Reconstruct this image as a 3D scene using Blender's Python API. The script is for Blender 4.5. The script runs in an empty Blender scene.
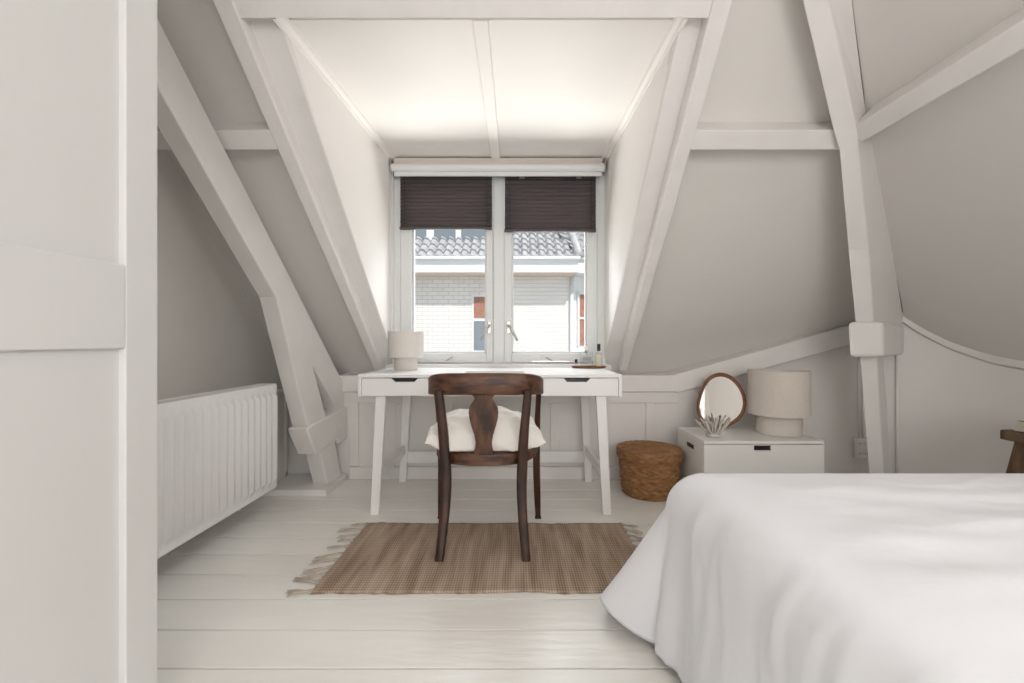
import bpy, bmesh, math, random
from mathutils import Vector, Matrix, noise
random.seed(7)
S = bpy.context.scene
COL = S.collection
PI = math.pi

# ------------------------------------------------------------------ camera, sky, sun, lamps, exposure
F = 440.0; CX = 516.0; CY = 341.5; H = 0.95
cam = bpy.data.cameras.new('camera'); cam.sensor_width = 36.0; cam.lens = F/1024*36.0
cam.shift_x = (512-CX)/1024.0; cam.clip_start = 0.02; cam.clip_end = 200
camo = bpy.data.objects.new('camera', cam); camo.location = (0, 0, H); camo.rotation_euler = (PI/2, 0, 0)
COL.objects.link(camo); S.camera = camo

w = bpy.data.worlds.new('sky'); S.world = w; w.use_nodes = True
bg = w.node_tree.nodes['Background']; bg.inputs[0].default_value = (0.86, 0.93, 1.0, 1); bg.inputs[1].default_value = 0.75

sl = bpy.data.lights.new('sun', 'SUN'); sl.energy = 3.2; sl.angle = math.radians(0.6); sl.color = (1, 0.955, 0.92)
so = bpy.data.objects.new('sun', sl); COL.objects.link(so)
so.rotation_euler = Vector((-0.28, 0.62, -0.85)).to_track_quat('-Z', 'Y').to_euler()

def area(name, loc, rot, sx, sy, e, col=(1, 1, 1), portal=False):
    l = bpy.data.lights.new(name, 'AREA'); l.shape = 'RECTANGLE'; l.size = sx; l.size_y = sy; l.energy = e; l.color = col
    o = bpy.data.objects.new(name, l); o.location = loc; o.rotation_euler = rot; COL.objects.link(o)
    if portal: l.cycles.is_portal = True
    return o
area('front_window_portal', (-0.12, 3.24, 1.45), (-PI/2, 0, 0), 1.5, 1.5, 1, portal=True)
area('rear_fill', (0.40, -2.28, 1.45), (PI/2, 0, 0), 1.75, 1.5, 46, (1.0, 0.975, 0.955))  # added fill lamp behind the camera, brightens the whole room
area('slope_fill', (1.66, -0.9, 1.86), (0, math.radians(45), 0), 0.8, 1.2, 24, (1.0, 0.985, 0.97))  # added fill lamp under the side slope, out of view
def aim(a, b): return (Vector(b)-Vector(a)).to_track_quat('-Z', 'Y').to_euler()
area('outside_high_fill', (-0.12, 4.15, 3.15), aim((-0.12, 4.15, 3.15), (-0.12, 2.2, 0.6)), 1.9, 1.5, 150, (0.96, 0.98, 1.0))  # added fill lamp outside, above the window, aimed down into the room
area('outside_low_fill', (-0.12, 4.2, 0.0), aim((-0.12, 4.2, 0.0), (-0.12, 2.4, 2.1)), 1.9, 1.3, 105, (1.0, 0.965, 0.92))  # added fill lamp outside, low down, lifts dormer ceiling and cheeks
area('dormer_ceiling_fill', (-0.12, 3.62, 0.35), aim((-0.12, 3.62, 0.35), (-0.12, 2.9, 1.9)), 1.5, 0.6, 22, (1.0, 0.965, 0.92))  # added fill lamp just below the window, for the dormer ceiling near it

vs = S.view_settings
vs.view_transform = 'Standard'; vs.look = 'None'; vs.gamma = 1; vs.exposure = 0.22; vs.use_curve_mapping = False
S.cycles.max_bounces = 10; S.cycles.diffuse_bounces = 7; S.cycles.transparent_max_bounces = 12
S.cycles.sample_clamp_indirect = 6

# ------------------------------------------------------------------ helpers
def V(*a): return Vector(a)
def P(px, py, d): return V((px-CX)*d/F, d, H+(CY-py)*d/F)
def zA(d): return 3.926-1.02*d          # room-side plane of the rafters
def zB(d): return 4.08-1.02*d           # rear roof boarding
def zBr(x): return 3.63-1.0*x           # side roof boarding
N = V(0, 0.714, 0.700)

def link(name, bm, mat, parent=None, smooth=False, bevel=0, seg=2, kind=None, autos=None, sub=0):
    me = bpy.data.meshes.new(name)
    bmesh.ops.recalc_face_normals(bm, faces=bm.faces[:])
    bm.to_mesh(me); bm.free()
    o = bpy.data.objects.new(name, me); COL.objects.link(o)
    if mat: me.materials.append(mat)
    if parent: o.parent = parent
    if smooth:
        for p in me.polygons: p.use_smooth = True
    if bevel:
        m = o.modifiers.new('bevel', 'BEVEL'); m.width = bevel; m.segments = seg; m.limit_method = 'ANGLE'; m.angle_limit = math.radians(35)
        m.harden_normals = False
    if sub:
        m = o.modifiers.new('sub', 'SUBSURF'); m.levels = sub; m.render_levels = sub
    if autos:
        for p in me.polygons: p.use_smooth = True
        for e in me.edges: pass
        try: me.set_sharp_from_angle(angle=math.radians(autos))
        except Exception: pass
    if kind: o['kind'] = kind
    return o
def tag(o, label, cat, group=None, kind=None):
    o['label'] = label; o['category'] = cat
    if group: o['group'] = group
    if kind: o['kind'] = kind
    return o
def thing(name, loc, label, cat, group=None, rz=0):
    o = bpy.data.objects.new(name, None); o.location = loc; o.rotation_euler = (0, 0, rz); o.empty_display_size = 0.05
    COL.objects.link(o); return tag(o, label, cat, group)
def BM(): return bmesh.new()
def box(bm, x0, x1, y0, y1, z0, z1):
    vs_ = [bm.verts.new((x, y, z)) for x in (x0, x1) for y in (y0, y1) for z in (z0, z1)]
    for f in ((0,1,3,2),(4,6,7,5),(0,4,5,1),(2,3,7,6),(0,2,6,4),(1,5,7,3)): bm.faces.new([vs_[i] for i in f])
    return bm
def hexa(bm, p):   # p: 4 points of one end, then 4 of the other, same order
    v = [bm.verts.new(q) for q in p]
    for f in ((0,1,2,3),(7,6,5,4),(0,4,5,1),(1,5,6,2),(2,6,7,3),(3,7,4,0)): bm.faces.new([v[i] for i in f])
    return bm
def loft(bm, rings, cap=True, closed=False):
    R = [[bm.verts.new(q) for q in r] for r in rings]; n = len(R[0])
    m = len(R)
    for i in range(m if closed else m-1):
        a, b = R[i], R[(i+1) % m]
        for j in range(n): bm.faces.new((a[j], a[(j+1) % n], b[(j+1) % n], b[j]))
    if cap and not closed: bm.faces.new(R[0][::-1]); bm.faces.new(R[-1])
    return bm
def prism(bm, pts, off):
    off = Vector(off)
    return loft(bm, [[Vector(p) for p in pts], [Vector(p)+off for p in pts]])
def tube(bm, pts, rad, n=10, cap=True):
    pts = [Vector(p) for p in pts]; rings = []
    up = V(0, 0, 1)
    for i, p in enumerate(pts):
        t = (pts[min(i+1, len(pts)-1)]-pts[max(i-1, 0)]).normalized()
        ref = up if abs(t.dot(up)) < 0.95 else V(0, 1, 0)
        a = t.cross(ref).normalized(); b = a.cross(t).normalized()
        r = rad[i] if isinstance(rad, (list, tuple)) else rad
        rings.append([p+a*math.cos(k*2*PI/n)*r+b*math.sin(k*2*PI/n)*r for k in range(n)])
    return loft(bm, rings, cap)
def lathe(bm, prof, n=48, c=(0, 0, 0), sy=1.0):
    c = Vector(c)
    rings = [[c+V(r*math.cos(k*2*PI/n), sy*r*math.sin(k*2*PI/n), z) for k in range(n)] for r, z in prof]
    return loft(bm, rings, True)
def lathe_open(bm, prof, n=48, c=(0, 0, 0)):
    c = Vector(c)
    rings = [[c+V(r*math.cos(k*2*PI/n), r*math.sin(k*2*PI/n), z) for k in range(n)] for r, z in prof]
    return loft(bm, rings, False, closed=True)
def nz(x, y, z=0, s=1.0): return noise.noise(V(x*s, y*s, z*s))

# ------------------------------------------------------------------ materials
def mat(name, col, rough=0.6, bump=0, bscale=50, var=0, vscale=3, col2=None, metal=0, spec=0.5, stretch=(1, 1, 1), sheen=0):
    m = bpy.data.materials.new(name); m.use_nodes = True; nt = m.node_tree; b = nt.nodes['Principled BSDF']
    b.inputs['Base Color'].default_value = (*col, 1); b.inputs['Roughness'].default_value = rough
    b.inputs['Metallic'].default_value = metal; b.inputs['Specular IOR Level'].default_value = spec
    if sheen: b.inputs['Sheen Weight'].default_value = sheen
    tc = nt.nodes.new('ShaderNodeTexCoord'); mp = nt.nodes.new('ShaderNodeMapping'); mp.inputs['Scale'].default_value = stretch
    nt.links.new(tc.outputs['Object'], mp.inputs[0])
    if var:
        n = nt.nodes.new('ShaderNodeTexNoise'); n.inputs['Scale'].default_value = vscale; n.inputs['Detail'].default_value = 5
        nt.links.new(mp.outputs[0], n.inputs['Vector'])
        r = nt.nodes.new('ShaderNodeValToRGB'); r.color_ramp.elements[0].position = 0.3; r.color_ramp.elements[1].position = 0.7
        c2 = col2 or tuple(c*(1-var) for c in col)
        r.color_ramp.elements[0].color = (*c2, 1); r.color_ramp.elements[1].color = (*col, 1)
        nt.links.new(n.outputs[0], r.inputs[0]); nt.links.new(r.outputs[0], b.inputs['Base Color'])
    if bump:
        n2 = nt.nodes.new('ShaderNodeTexNoise'); n2.inputs['Scale'].default_value = bscale; n2.inputs['Detail'].default_value = 6
        nt.links.new(mp.outputs[0], n2.inputs['Vector'])
        bp = nt.nodes.new('ShaderNodeBump'); bp.inputs['Strength'].default_value = bump; bp.inputs['Distance'].default_value = 0.01
        nt.links.new(n2.outputs[0], bp.inputs['Height']); nt.links.new(bp.outputs[0], b.inputs['Normal'])
    return m
M = {}
M['paint'] = mat('white_paint', (0.76, 0.74, 0.72), 0.55, 0.12, 30, 0.03, 2.5)
M['beam'] = mat('beam_paint', (0.78, 0.76, 0.74), 0.5, 0.35, 14, 0.05, 6, stretch=(1, 1, 1))
M['board'] = mat('roof_board', (0.72, 0.70, 0.67), 0.6, 0.1, 12, 0.04, 1.5)
M['cheek'] = mat('dormer_board', (0.85, 0.825, 0.80), 0.55, 0.08, 10, 0.02, 2)
M['floor'] = mat('floor_paint', (0.85, 0.83, 0.79), 0.32, 0.25, 9, 0.07, 2.2, stretch=(0.5, 3, 1))
M['dark'] = mat('dark_gap', (0.03, 0.028, 0.025), 0.9)
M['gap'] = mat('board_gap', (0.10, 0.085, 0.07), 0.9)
M['frame'] = mat('window_paint', (0.70, 0.71, 0.71), 0.4, 0.05, 20)
M['desk'] = mat('desk_lacquer', (0.82, 0.81, 0.80), 0.3)
M['cab'] = mat('cabinet_lacquer', (0.74, 0.73, 0.70), 0.35)
M['ward'] = mat('wardrobe_lacquer', (0.68, 0.675, 0.665), 0.45, 0.04, 60, stretch=(1, 1, 0.1))
M['rad'] = mat('radiator_enamel', (0.83, 0.82, 0.81), 0.35)
M['metal'] = mat('brushed_metal', (0.55, 0.53, 0.50), 0.35, metal=1)
M['shade'] = mat('linen_shade', (0.66, 0.60, 0.54), 0.85, 0.4, 250, 0.06, 90)
M['shade2'] = mat('linen_shade_desk', (0.74, 0.70, 0.66), 0.85, 0.4, 250, 0.06, 90)
M['cushion'] = mat('cushion_linen', (0.80, 0.765, 0.72), 0.9, 0.35, 160, 0.05, 8, sheen=0.2)
M['duvet'] = mat('duvet_cotton', (0.83, 0.835, 0.865), 0.85, 0.4, 7, 0.0, 5, sheen=0.1)
M['mattress'] = mat('mattress_cloth', (0.7, 0.7, 0.68), 0.9)
M['coral'] = mat('coral_white', (0.62, 0.58, 0.54), 0.7, 0.5, 60, 0.15, 30)
M['rust'] = mat('rust_wood', (0.23, 0.085, 0.035), 0.45, 0.2, 30, 0.4, 12, stretch=(1, 1, 4))
M['cable'] = mat('cable_white', (0.80, 0.79, 0.77), 0.5)
M['paper'] = mat('newsprint', (0.66, 0.60, 0.50), 0.8, 0, 1, 0.25, 60)
M['black'] = mat('black_plastic_and_shade', (0.01, 0.01, 0.012), 0.4)
M['oldwood'] = mat('old_oak', (0.17, 0.10, 0.055), 0.65, 0.6, 25, 0.55, 10, stretch=(3, 3, 0.6))
M['rtile'] = None

def wood_mat(name, c1, c2, stretch, rough=0.44):
    m = mat(name, c1, rough, 0.25, 18, 0.5, 7, col2=c2, stretch=stretch)
    nt = m.node_tree; r = [n for n in nt.nodes if n.type == 'VALTORGB'][0]
    r.color_ramp.elements[0].position = 0.36; r.color_ramp.elements[1].position = 0.66
    return m
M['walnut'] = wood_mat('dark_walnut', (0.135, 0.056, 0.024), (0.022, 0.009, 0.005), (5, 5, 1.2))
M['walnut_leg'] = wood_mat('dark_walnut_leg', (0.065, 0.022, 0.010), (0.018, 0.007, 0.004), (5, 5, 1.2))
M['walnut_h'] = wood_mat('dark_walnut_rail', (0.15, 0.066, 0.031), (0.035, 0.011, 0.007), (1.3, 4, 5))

def glass_mat(name, tint=(1, 1, 1)):
    m = bpy.data.materials.new(name); m.use_nodes = True; nt = m.node_tree; nt.nodes.clear()
    o = nt.nodes.new('ShaderNodeOutputMaterial'); t = nt.nodes.new('ShaderNodeBsdfTransparent'); g = nt.nodes.new('ShaderNodeBsdfGlossy')
    g.inputs['Roughness'].default_value = 0.02; t.inputs[0].default_value = (*tint, 1)
    fr = nt.nodes.new('ShaderNodeFresnel'); fr.inputs[0].default_value = 1.12; mx = nt.nodes.new('ShaderNodeMixShader')
    nt.links.new(fr.outputs[0], mx.inputs[0]); nt.links.new(t.outputs[0], mx.inputs[1]); nt.links.new(g.outputs[0], mx.inputs[2])
    nt.links.new(mx.outputs[0], o.inputs[0]); return m
M['glass'] = glass_mat('pane_glass', (0.98, 0.99, 0.985))
M['bottle'] = glass_mat('bottle_glass', (0.93, 0.94, 0.935))
M['mirror'] = mat('mirror_glass', (0.9, 0.9, 0.89), 0.02, metal=1)

def blind_mat():
    m = bpy.data.materials.new('pleated_fabric'); m.use_nodes = True; nt = m.node_tree; nt.nodes.clear()
    o = nt.nodes.new('ShaderNodeOutputMaterial'); d = nt.nodes.new('ShaderNodeBsdfDiffuse'); t = nt.nodes.new('ShaderNodeBsdfTranslucent')
    d.inputs[0].default_value = (0.15, 0.13, 0.13, 1); t.inputs[0].default_value = (0.22, 0.19, 0.185, 1)
    mx = nt.nodes.new('ShaderNodeMixShader'); mx.inputs[0].default_value = 0.42
    nt.links.new(d.outputs[0], mx.inputs[1]); nt.links.new(t.outputs[0], mx.inputs[2]); nt.links.new(mx.outputs[0], o.inputs[0]); return m
M['blind'] = blind_mat()

def weave_mat(name, cA, cB, sx, sy, axisx='X', axisy='Y', streak=None, rough=0.9, bump=0.8):
    """woven strands: two crossing wave bands plus streaked noise"""
    m = bpy.data.materials.new(name); m.use_nodes = True; nt = m.node_tree; b = nt.nodes['Principled BSDF']; b.inputs['Roughness'].default_value = rough
    b.inputs['Specular IOR Level'].default_value = 0.2
    tc = nt.nodes.new('ShaderNodeTexCoord')
    def wave(ax, sc, dist):
        n = nt.nodes.new('ShaderNodeTexWave'); n.bands_direction = ax; n.inputs['Scale'].default_value = sc; n.inputs['Distortion'].default_value = dist*0.25
        n.inputs['Detail'].default_value = 2; n.inputs['Detail Scale'].default_value = 3; n.inputs['Phase Offset'].default_value = 1
        nt.links.new(tc.outputs['Object'], n.inputs['Vector']); return n
    a = wave(axisx, sx, 1.2); c = wave(axisy, sy, 1.2)
    mul = nt.nodes.new('ShaderNodeMath'); mul.operation = 'MULTIPLY'
    nt.links.new(a.outputs['Fac'], mul.inputs[0]); nt.links.new(c.outputs['Fac'], mul.inputs[1])
    mp = nt.nodes.new('ShaderNodeMapping'); mp.inputs['Scale'].default_value = streak or (1, 1, 1)
    nt.links.new(tc.outputs['Object'], mp.inputs[0])
    n = nt.nodes.new('ShaderNodeTexNoise'); n.inputs['Scale'].default_value = 12; n.inputs['Detail'].default_value = 5
    nt.links.new(mp.outputs[0], n.inputs['Vector'])
    ad = nt.nodes.new('ShaderNodeMath'); ad.operation = 'MULTIPLY_ADD'; ad.inputs[1].default_value = 0.45
    nt.links.new(mul.outputs[0], ad.inputs[0]); nt.links.new(n.outputs[0], ad.inputs[2])
    r = nt.nodes.new('ShaderNodeValToRGB'); r.color_ramp.elements[0].position = 0.38; r.color_ramp.elements[1].position = 0.9
    r.color_ramp.elements[0].color = (*cB, 1); r.color_ramp.elements[1].color = (*cA, 1)
    nt.links.new(ad.outputs[0], r.inputs[0]); nt.links.new(r.outputs[0], b.inputs['Base Color'])
    bp = nt.nodes.new('ShaderNodeBump'); bp.inputs['Strength'].default_value = bump; bp.inputs['Distance'].default_value = 0.004
    nt.links.new(ad.outputs[0], bp.inputs['Height']); nt.links.new(bp.outputs[0], b.inputs['Normal'])
    return m
M['jute'] = weave_mat('jute_weave', (0.56, 0.44, 0.345), (0.25, 0.175, 0.12), 30, 19, streak=(2.2, 0.22, 1))
M['fringe'] = mat('jute_fringe', (0.50, 0.43, 0.35), 0.9)
M['wicker'] = mat('wicker_straw', (0.42, 0.215, 0.085), 0.7, 0.8, 45, 0.5, 22, col2=(0.20, 0.088, 0.03), stretch=(1, 1, 3))

def brick_mat():
    m = bpy.data.materials.new('painted_brick'); m.use_nodes = True; nt = m.node_tree; b = nt.nodes['Principled BSDF']
    tc = nt.nodes.new('ShaderNodeTexCoord'); mp = nt.nodes.new('ShaderNodeMapping'); mp.inputs['Rotation'].default_value = (PI/2, 0, 0)
    br = nt.nodes.new('ShaderNodeTexBrick'); br.inputs['Scale'].default_value = 1.0
    br.inputs['Brick Width'].default_value = 0.26; br.inputs['Row Height'].default_value = 0.10; br.inputs['Mortar Size'].default_value = 0.008
    br.inputs['Color1'].default_value = (0.80, 0.77, 0.73, 1); br.inputs['Color2'].default_value = (0.74, 0.71, 0.67, 1); br.inputs['Mortar'].default_value = (0.60, 0.57, 0.54, 1)
    nt.links.new(tc.outputs['Object'], mp.inputs[0]); nt.links.new(mp.outputs[0], br.inputs['Vector']); nt.links.new(br.outputs[0], b.inputs['Base Color'])
    b.inputs['Roughness'].default_value = 0.85
    return m
M['brick'] = brick_mat()
M['render'] = mat('white_render', (0.80, 0.80, 0.80), 0.8)
M['tile'] = mat('grey_tiles', (0.52, 0.52, 0.54), 0.45, 0.2, 10, 0.3, 4)
M['redbrick'] = mat('curtain_red', (0.45, 0.22, 0.16), 0.8, 0, 1, 0.3, 8)
M['wglass'] = mat('dark_window', (0.20, 0.23, 0.26), 0.1)
M['street'] = mat('street_paving', (0.35, 0.33, 0.31), 0.9, 0.2, 5, 0.2, 2)

# ------------------------------------------------------------------ SETTING
# floor of wide painted boards
bm = BM(); pitch = 0.1713; y = 1.2785-pitch*22
while y < 3.3:
    x = -1.9
    while x < 3.2:
        L = 6.0
        box(bm, x, x+L-0.002, y+0.0028, y+pitch-0.0028, -0.03, 0.0)
        x += L
    y += pitch
o = link('floor', bm, M['floor'], bevel=0.0012, seg=1, kind='structure')
bm = BM(); box(bm, -1.9, 3.2, -2.6, 3.4, -0.06, -0.012); link('floor_underside', bm, M['gap'], o)

def struct(name, bm, m, **k): return link(name, bm, m, kind='structure', **k)

bm = BM(); box(bm, -1.80, -1.71, -2.5, 3.5, 0, 3.0); struct('wall_left', bm, M['board'])
# low panelled wall behind the desk
bm = BM(); box(bm, -1.72, 1.12, 3.05, 3.12, 0, 0.62); box(bm, -0.90, 0.66, 3.05, 3.12, 0.60, 0.785); box(bm, -1.76, -1.0, 3.06, 3.55, 0.56, 0.615); box(bm, 0.5, 1.12, 3.06, 3.55, 0.56, 0.60)
kw = struct('wall_back', bm, M['paint'])
bm = BM()
box(bm, -1.15, 1.12, 3.036, 3.05, 0.525, 0.60)
for x in (-1.12, -0.80, -0.47, 0.27, 0.615, 0.93): box(bm, x-0.033, x+0.033, 3.036, 3.05, 0.088, 0.525)
link('wall_panelling', bm, M['paint'], kw, bevel=0.004)
bm = BM(); box(bm, -1.15, 1.14, 3.024, 3.05, 0, 0.086); struct('baseboard_back', bm, M['paint'], bevel=0.006)
bm = BM(); box(bm, -1.25, 1.13, 3.028, 3.42, 0.602, 0.716); struct('trim_1', bm, M['beam'], bevel=0.006)
# angled wall to the right, then the side wall
bm = BM()
pl = [(1.10, 3.06, 0.64), (2.38, 2.99, 1.00), (2.50, 2.90, 1.16)]
def cr(pts, n=8):
    P_ = [Vector(p) for p in pts]; P_ = [P_[0]*2-P_[1]]+P_+[P_[-1]*2-P_[-2]]; out = []
    for i in range(1, len(P_)-2):
        for k in range(n):
            t = k/n; a, b, c, d = P_[i-1:i+3]
            out.append(0.5*((2*b)+(c-a)*t+(2*a-5*b+4*c-d)*t*t+(3*b-a-3*c+d)*t**3))
    out.append(P_[-2]); return out
curvew = cr([(2.50, 2.90, 1.16), (2.62, 2.83, 1.04), (2.735, 2.69, 0.93), (2.82, 2.40, 0.85), (2.90, 1.5, 0.76), (2.95, -2.5, 0.71)])
pl = pl[:-1]+[tuple(p) for p in curvew]
loft(bm, [[V(x, y_, 0), V(x, y_, z), V(x+0.07, y_+0.03, z), V(x+0.07, y_+0.03, 0)] for x, y_, z in pl])
struct('wall_right', bm, M['paint'], autos=30)
bm = BM(); box(bm, -1.8, 3.1, -2.6, -2.5, 0, 3.0); struct('wall_rear', bm, M['paint'])
# added frame for the rear fill lamp, unseen behind the camera
bm = BM()
for a in ((-0.5, 1.3, 0.60, 0.68), (-0.5, 1.3, 2.22, 2.30), (-0.5, -0.42, 0.68, 2.22), (1.22, 1.3, 0.68, 2.22), (0.36, 0.44, 0.68, 2.22)):
    box(bm, a[0], a[1], -2.5, -2.40, a[2], a[3])
struct('added_rear_fill_frame', bm, M['frame'])
# added frame on the side slope for its fill lamp, out of view
bm = BM()
for a, b, c, d in ((-0.46, 0.46, -0.66, -0.60), (-0.46, 0.46, 0.60, 0.66), (-0.46, -0.40, -0.60, 0.60), (0.40, 0.46, -0.60, 0.60)): box(bm, a, b, c, d, -0.03, 0.05)
rw = struct('added_slope_fill_frame', bm, M['frame']); rw.location = (1.70, -0.9, 1.90); rw.rotation_euler = (0, math.radians(45), 0)
# flat ceiling over the middle of the attic
bm = BM(); box(bm, -1.8, 0.9, -2.6, 1.25, 2.90, 2.96); struct('ceiling', bm, M['paint'])

# sloping roof boarding
def slab(name, pts, off, m): bm = BM(); prism(bm, pts, off); return struct(name, bm, m)
rb = slab('ceiling_slope_left', [V(-1.76, 1.12, zB(1.12)), V(-0.97, 1.12, zB(1.12)), V(-0.97, 3.45, zB(3.45)), V(-1.76, 3.45, zB(3.45))], N*0.03, M['board'])
rb.name = 'ceiling_2'
rb = slab('ceiling_3', [V(0.66, 1.12, zB(1.12)), V(0.69, 1.12, zB(1.12)), V(3.062, 3.45, zB(3.45)), V(0.66, 3.45, zB(3.45))], N*0.03, M['board'])
rb = slab('ceiling_4', [V(0.69, 1.12, zBr(0.69)), V(3.062, 3.45, zBr(3.062)), V(3.062, -2.6, zBr(3.062)), V(0.69, -2.6, zBr(0.69))], V(0.7, 0, 0.7)*0.03, M['board'])
# panel in the slope above the dormer (the light trimmer beam)
def A(x, d, t=0): return V(x, d, zA(d))+N*t
bm = BM(); hexa(bm, [A(-1.08, 1.697, 0.01), A(0.75, 1.697, 0.01), A(0.75, 1.697, 0.09), A(-1.08, 1.697, 0.09),
                     A(-1.13, 1.0, 0.01), A(0.76, 1.0, 0.01), A(0.76, 1.0, 0.09), A(-1.13, 1.0, 0.09)])
struct('trim_2', bm, M['beam'], bevel=0.004)

# dormer: ceiling, cheeks, mouldings, centre batten
ZC = 2.236
bm = BM(); box(bm, -1.02, 0.72, 1.76, 3.3, ZC, ZC+0.04); struct('ceiling_5', bm, M['cheek'])
bm = BM(); hexa(bm, [V(-0.172, 1.74, ZC-0.018), V(-0.112, 1.74, ZC-0.018), V(-0.112, 1.74, ZC+0.01), V(-0.172, 1.74, ZC+0.01),
                     V(-0.170, 3.16, ZC-0.018), V(-0.110, 3.16, ZC-0.018), V(-0.110, 3.16, ZC+0.01), V(-0.170, 3.16, ZC+0.01)])
struct('trim_3', bm, M['cheek'], bevel=0.002)
def cheek(name, xf, xw, s):
    # side wall of the dormer: a board between the slope and the window
    pts = [V(xf, 1.62, ZC+0.02), V(xw, 3.2, ZC+0.02), V(xw, 3.2, 0.70)]
    d0 = (3.926+0.06-0.72)/1.02
    pts.append(V(xw, d0-0.02, 0.72))
    bm = BM(); prism(bm, pts, V(s*0.05, 0, 0)); return struct(name, bm, M['cheek'])
def cheekX(xf, xw, d): return xf+(xw-xf)*(d-1.7)/(3.14-1.7)
def cheek(name, xf, xw, s):
    ds = [1.66, 3.2]
    a = [V(cheekX(xf, xw, 1.80), 1.80, zA(1.80)+0.125), V(cheekX(xf, xw, 3.24), 3.24, 0.72), V(cheekX(xf, xw, 3.24), 3.24, ZC+0.03), V(cheekX(xf, xw, 1.80), 1.80, ZC+0.03)]
    bm = BM(); prism(bm, a, V(s*0.05, 0, 0)); return struct(name, bm, M['cheek'])
XLF, XLW, XRF, XRW = -0.945, -0.868, 0.665, 0.632
cheek('wall_dormer_left', XLF, XLW, -1); cheek('wall_dormer_right', XRF, XRW, 1)
for nme, xf, xw, s in (('trim_4', XLF, XLW, 1), ('trim_5', XRF, XRW, -1)):
    bm = BM()
    def prof(d):
        x = cheekX(xf, xw, d); t = 0.035
        return [V(x-s*0.005, d, ZC+0.005), V(x-s*0.005, d, ZC-0.030), V(x+s*0.008, d, ZC-0.030), V(x+s*0.014, d, ZC-0.020), V(x+s*0.030, d, ZC-0.012), V(x+s*0.036, d, ZC-0.002), V(x+s*0.036, d, ZC+0.005)]
    loft(bm, [prof(1.715), prof(3.13)]); struct(nme, bm, M['cheek'])

# rafters at each side of the dormer, each with its inner lining board
def rafter(name, xl0, xr0, xl1, xr1, d0=1.0, d1=3.12, t=0.17):
    bm = BM()
    hexa(bm, [A(xl0, d0), A(xr0, d0), A(xr0, d0, t), A(xl0, d0, t), A(xl1, d1), A(xr1, d1), A(xr1, d1, t), A(xl1, d1, t)])
    return struct(name, bm, M['beam'], bevel=0.006)
def drift(xa, xb, d): return xa+(xb-xa)*(d-1.657)/(3.08-1.657)
rafter('trim_6', drift(-1.145, -1.005, 1.0), drift(-1.07, -0.945, 1.0), drift(-1.145, -1.005, 3.12), drift(-1.07, -0.945, 3.12))
rafter('trim_7', drift(0.744, 0.736, 1.0), drift(0.821, 0.790, 1.0), 0.736, drift(0.821, 0.790, 3.12))
def lining(name, xa0, xb0, xa1, xb1):
    bm = BM(); d0, d1 = 1.66, 3.17; t0, t1 = 0.07, 0.11
    hexa(bm, [A(xa0, d0, t0), A(xb0, d0, t0), A(xb0, d0, t1), A(xa0, d0, t1), A(xa1, d1, t0), A(xb1, d1, t0), A(xb1, d1, t1), A(xa1, d1, t1)])
    return struct(name, bm, M['beam'], bevel=0.003)
lining('trim_8', -1.085, -0.943, -0.96, -0.866)
lining('trim_9', 0.661, 0.76, 0.630, 0.76)

# purlins
def purlin(name, x0, x1):
    bm = BM(); dt, db = 1.985, 2.047
    q = lambda x: [A(x, dt, 0.006), A(x, db, 0.006), A(x, db, 0.2), A(x, dt, 0.2)]
    loft(bm, [q(x0), q(x1)]); return struct(name, bm, M['beam'], bevel=0.006)
purlin('trim_10', -1.74, -1.09); purlin('trim_11', 0.80, 1.56)
bm = BM()
q = lambda x, y, z: V(x, y, z)
def pr(y): return [V(1.512, y, 1.910), V(1.568, y, 1.853), V(1.71, y, 1.995), V(1.654, y, 2.052)]
loft(bm, [pr(2.0), pr(-2.5)]); struct('trim_12', bm, M['beam'], bevel=0.006)

# rising wall plate to the right of the desk
bm = BM()
hexa(bm, [V(1.10, 3.03, 0.592), V(1.10, 3.36, 0.592), V(1.10, 3.36, 0.722), V(1.10, 3.03, 0.722),
          V(2.30, 2.90, 0.955), V(2.30, 3.05, 0.955), V(2.30, 3.05, 1.083), V(2.30, 2.90, 1.083)])
struct('trim_13', bm, M['beam'], bevel=0.006)
# lip under the side roof
bm = BM()
pts = [(p.x-0.012, p.y-0.012) for p in curvew]
ring = []
for x, y_ in pts:
    zt = zBr(x)-0.005
    ring.append([V(x-0.015, y_-0.01, zt+0.02), V(x-0.015, y_-0.01, zt-0.020), V(x+0.12, y_+0.03, zt-0.095), V(x+0.12, y_+0.03, zt-0.05)])
loft(bm, ring); struct('trim_14', bm, M['board'], autos=40)

# hip post on the right: a kinked timber running up the corner of the two slopes
def onBr(px, py):
    k = (px-CX)/F; c = (CY-py)/F; d = (3.63-H)/(c+k); return P(px, py, d)
st = [(-120, 776, 800, 834, 1.44), (0, 802, 828, 848.6, 1.645), (130, 833, 857, 865, 1.965), (150, 839, 858.5, 869.6, 2.02), (250, 848, 869, 889, 2.30), (321, 855, 874, 901, 2.45)]
rings = []
for py, l, r, b, d in st:
    FL, FR = P(l, py, d), P(r, py, d); BR = onBr(b+1.5, py)+V(0.02, 0.0, 0.02); BL = FL+(BR-FR); rings.append([FL, FR, BR, BL])
for py, l, r, s, d in ((357, 860, 877, 883, 2.50), (474, 869, 884, 891.6, 2.60), (500, 871, 885.5, 893.5, 2.62)):
    FL, FR = P(l, py, d), P(r, py, d); BR = P(s, py-6, d+0.16); rings.append([FL, FR, BR, FL+(BR-FR)])
rings[-1] = [V(p.x, p.y, -0.005) for p in rings[-1]]
bm = BM(); loft(bm, rings); hp = struct('trim_15', bm, M['beam'], bevel=0.008)
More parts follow.
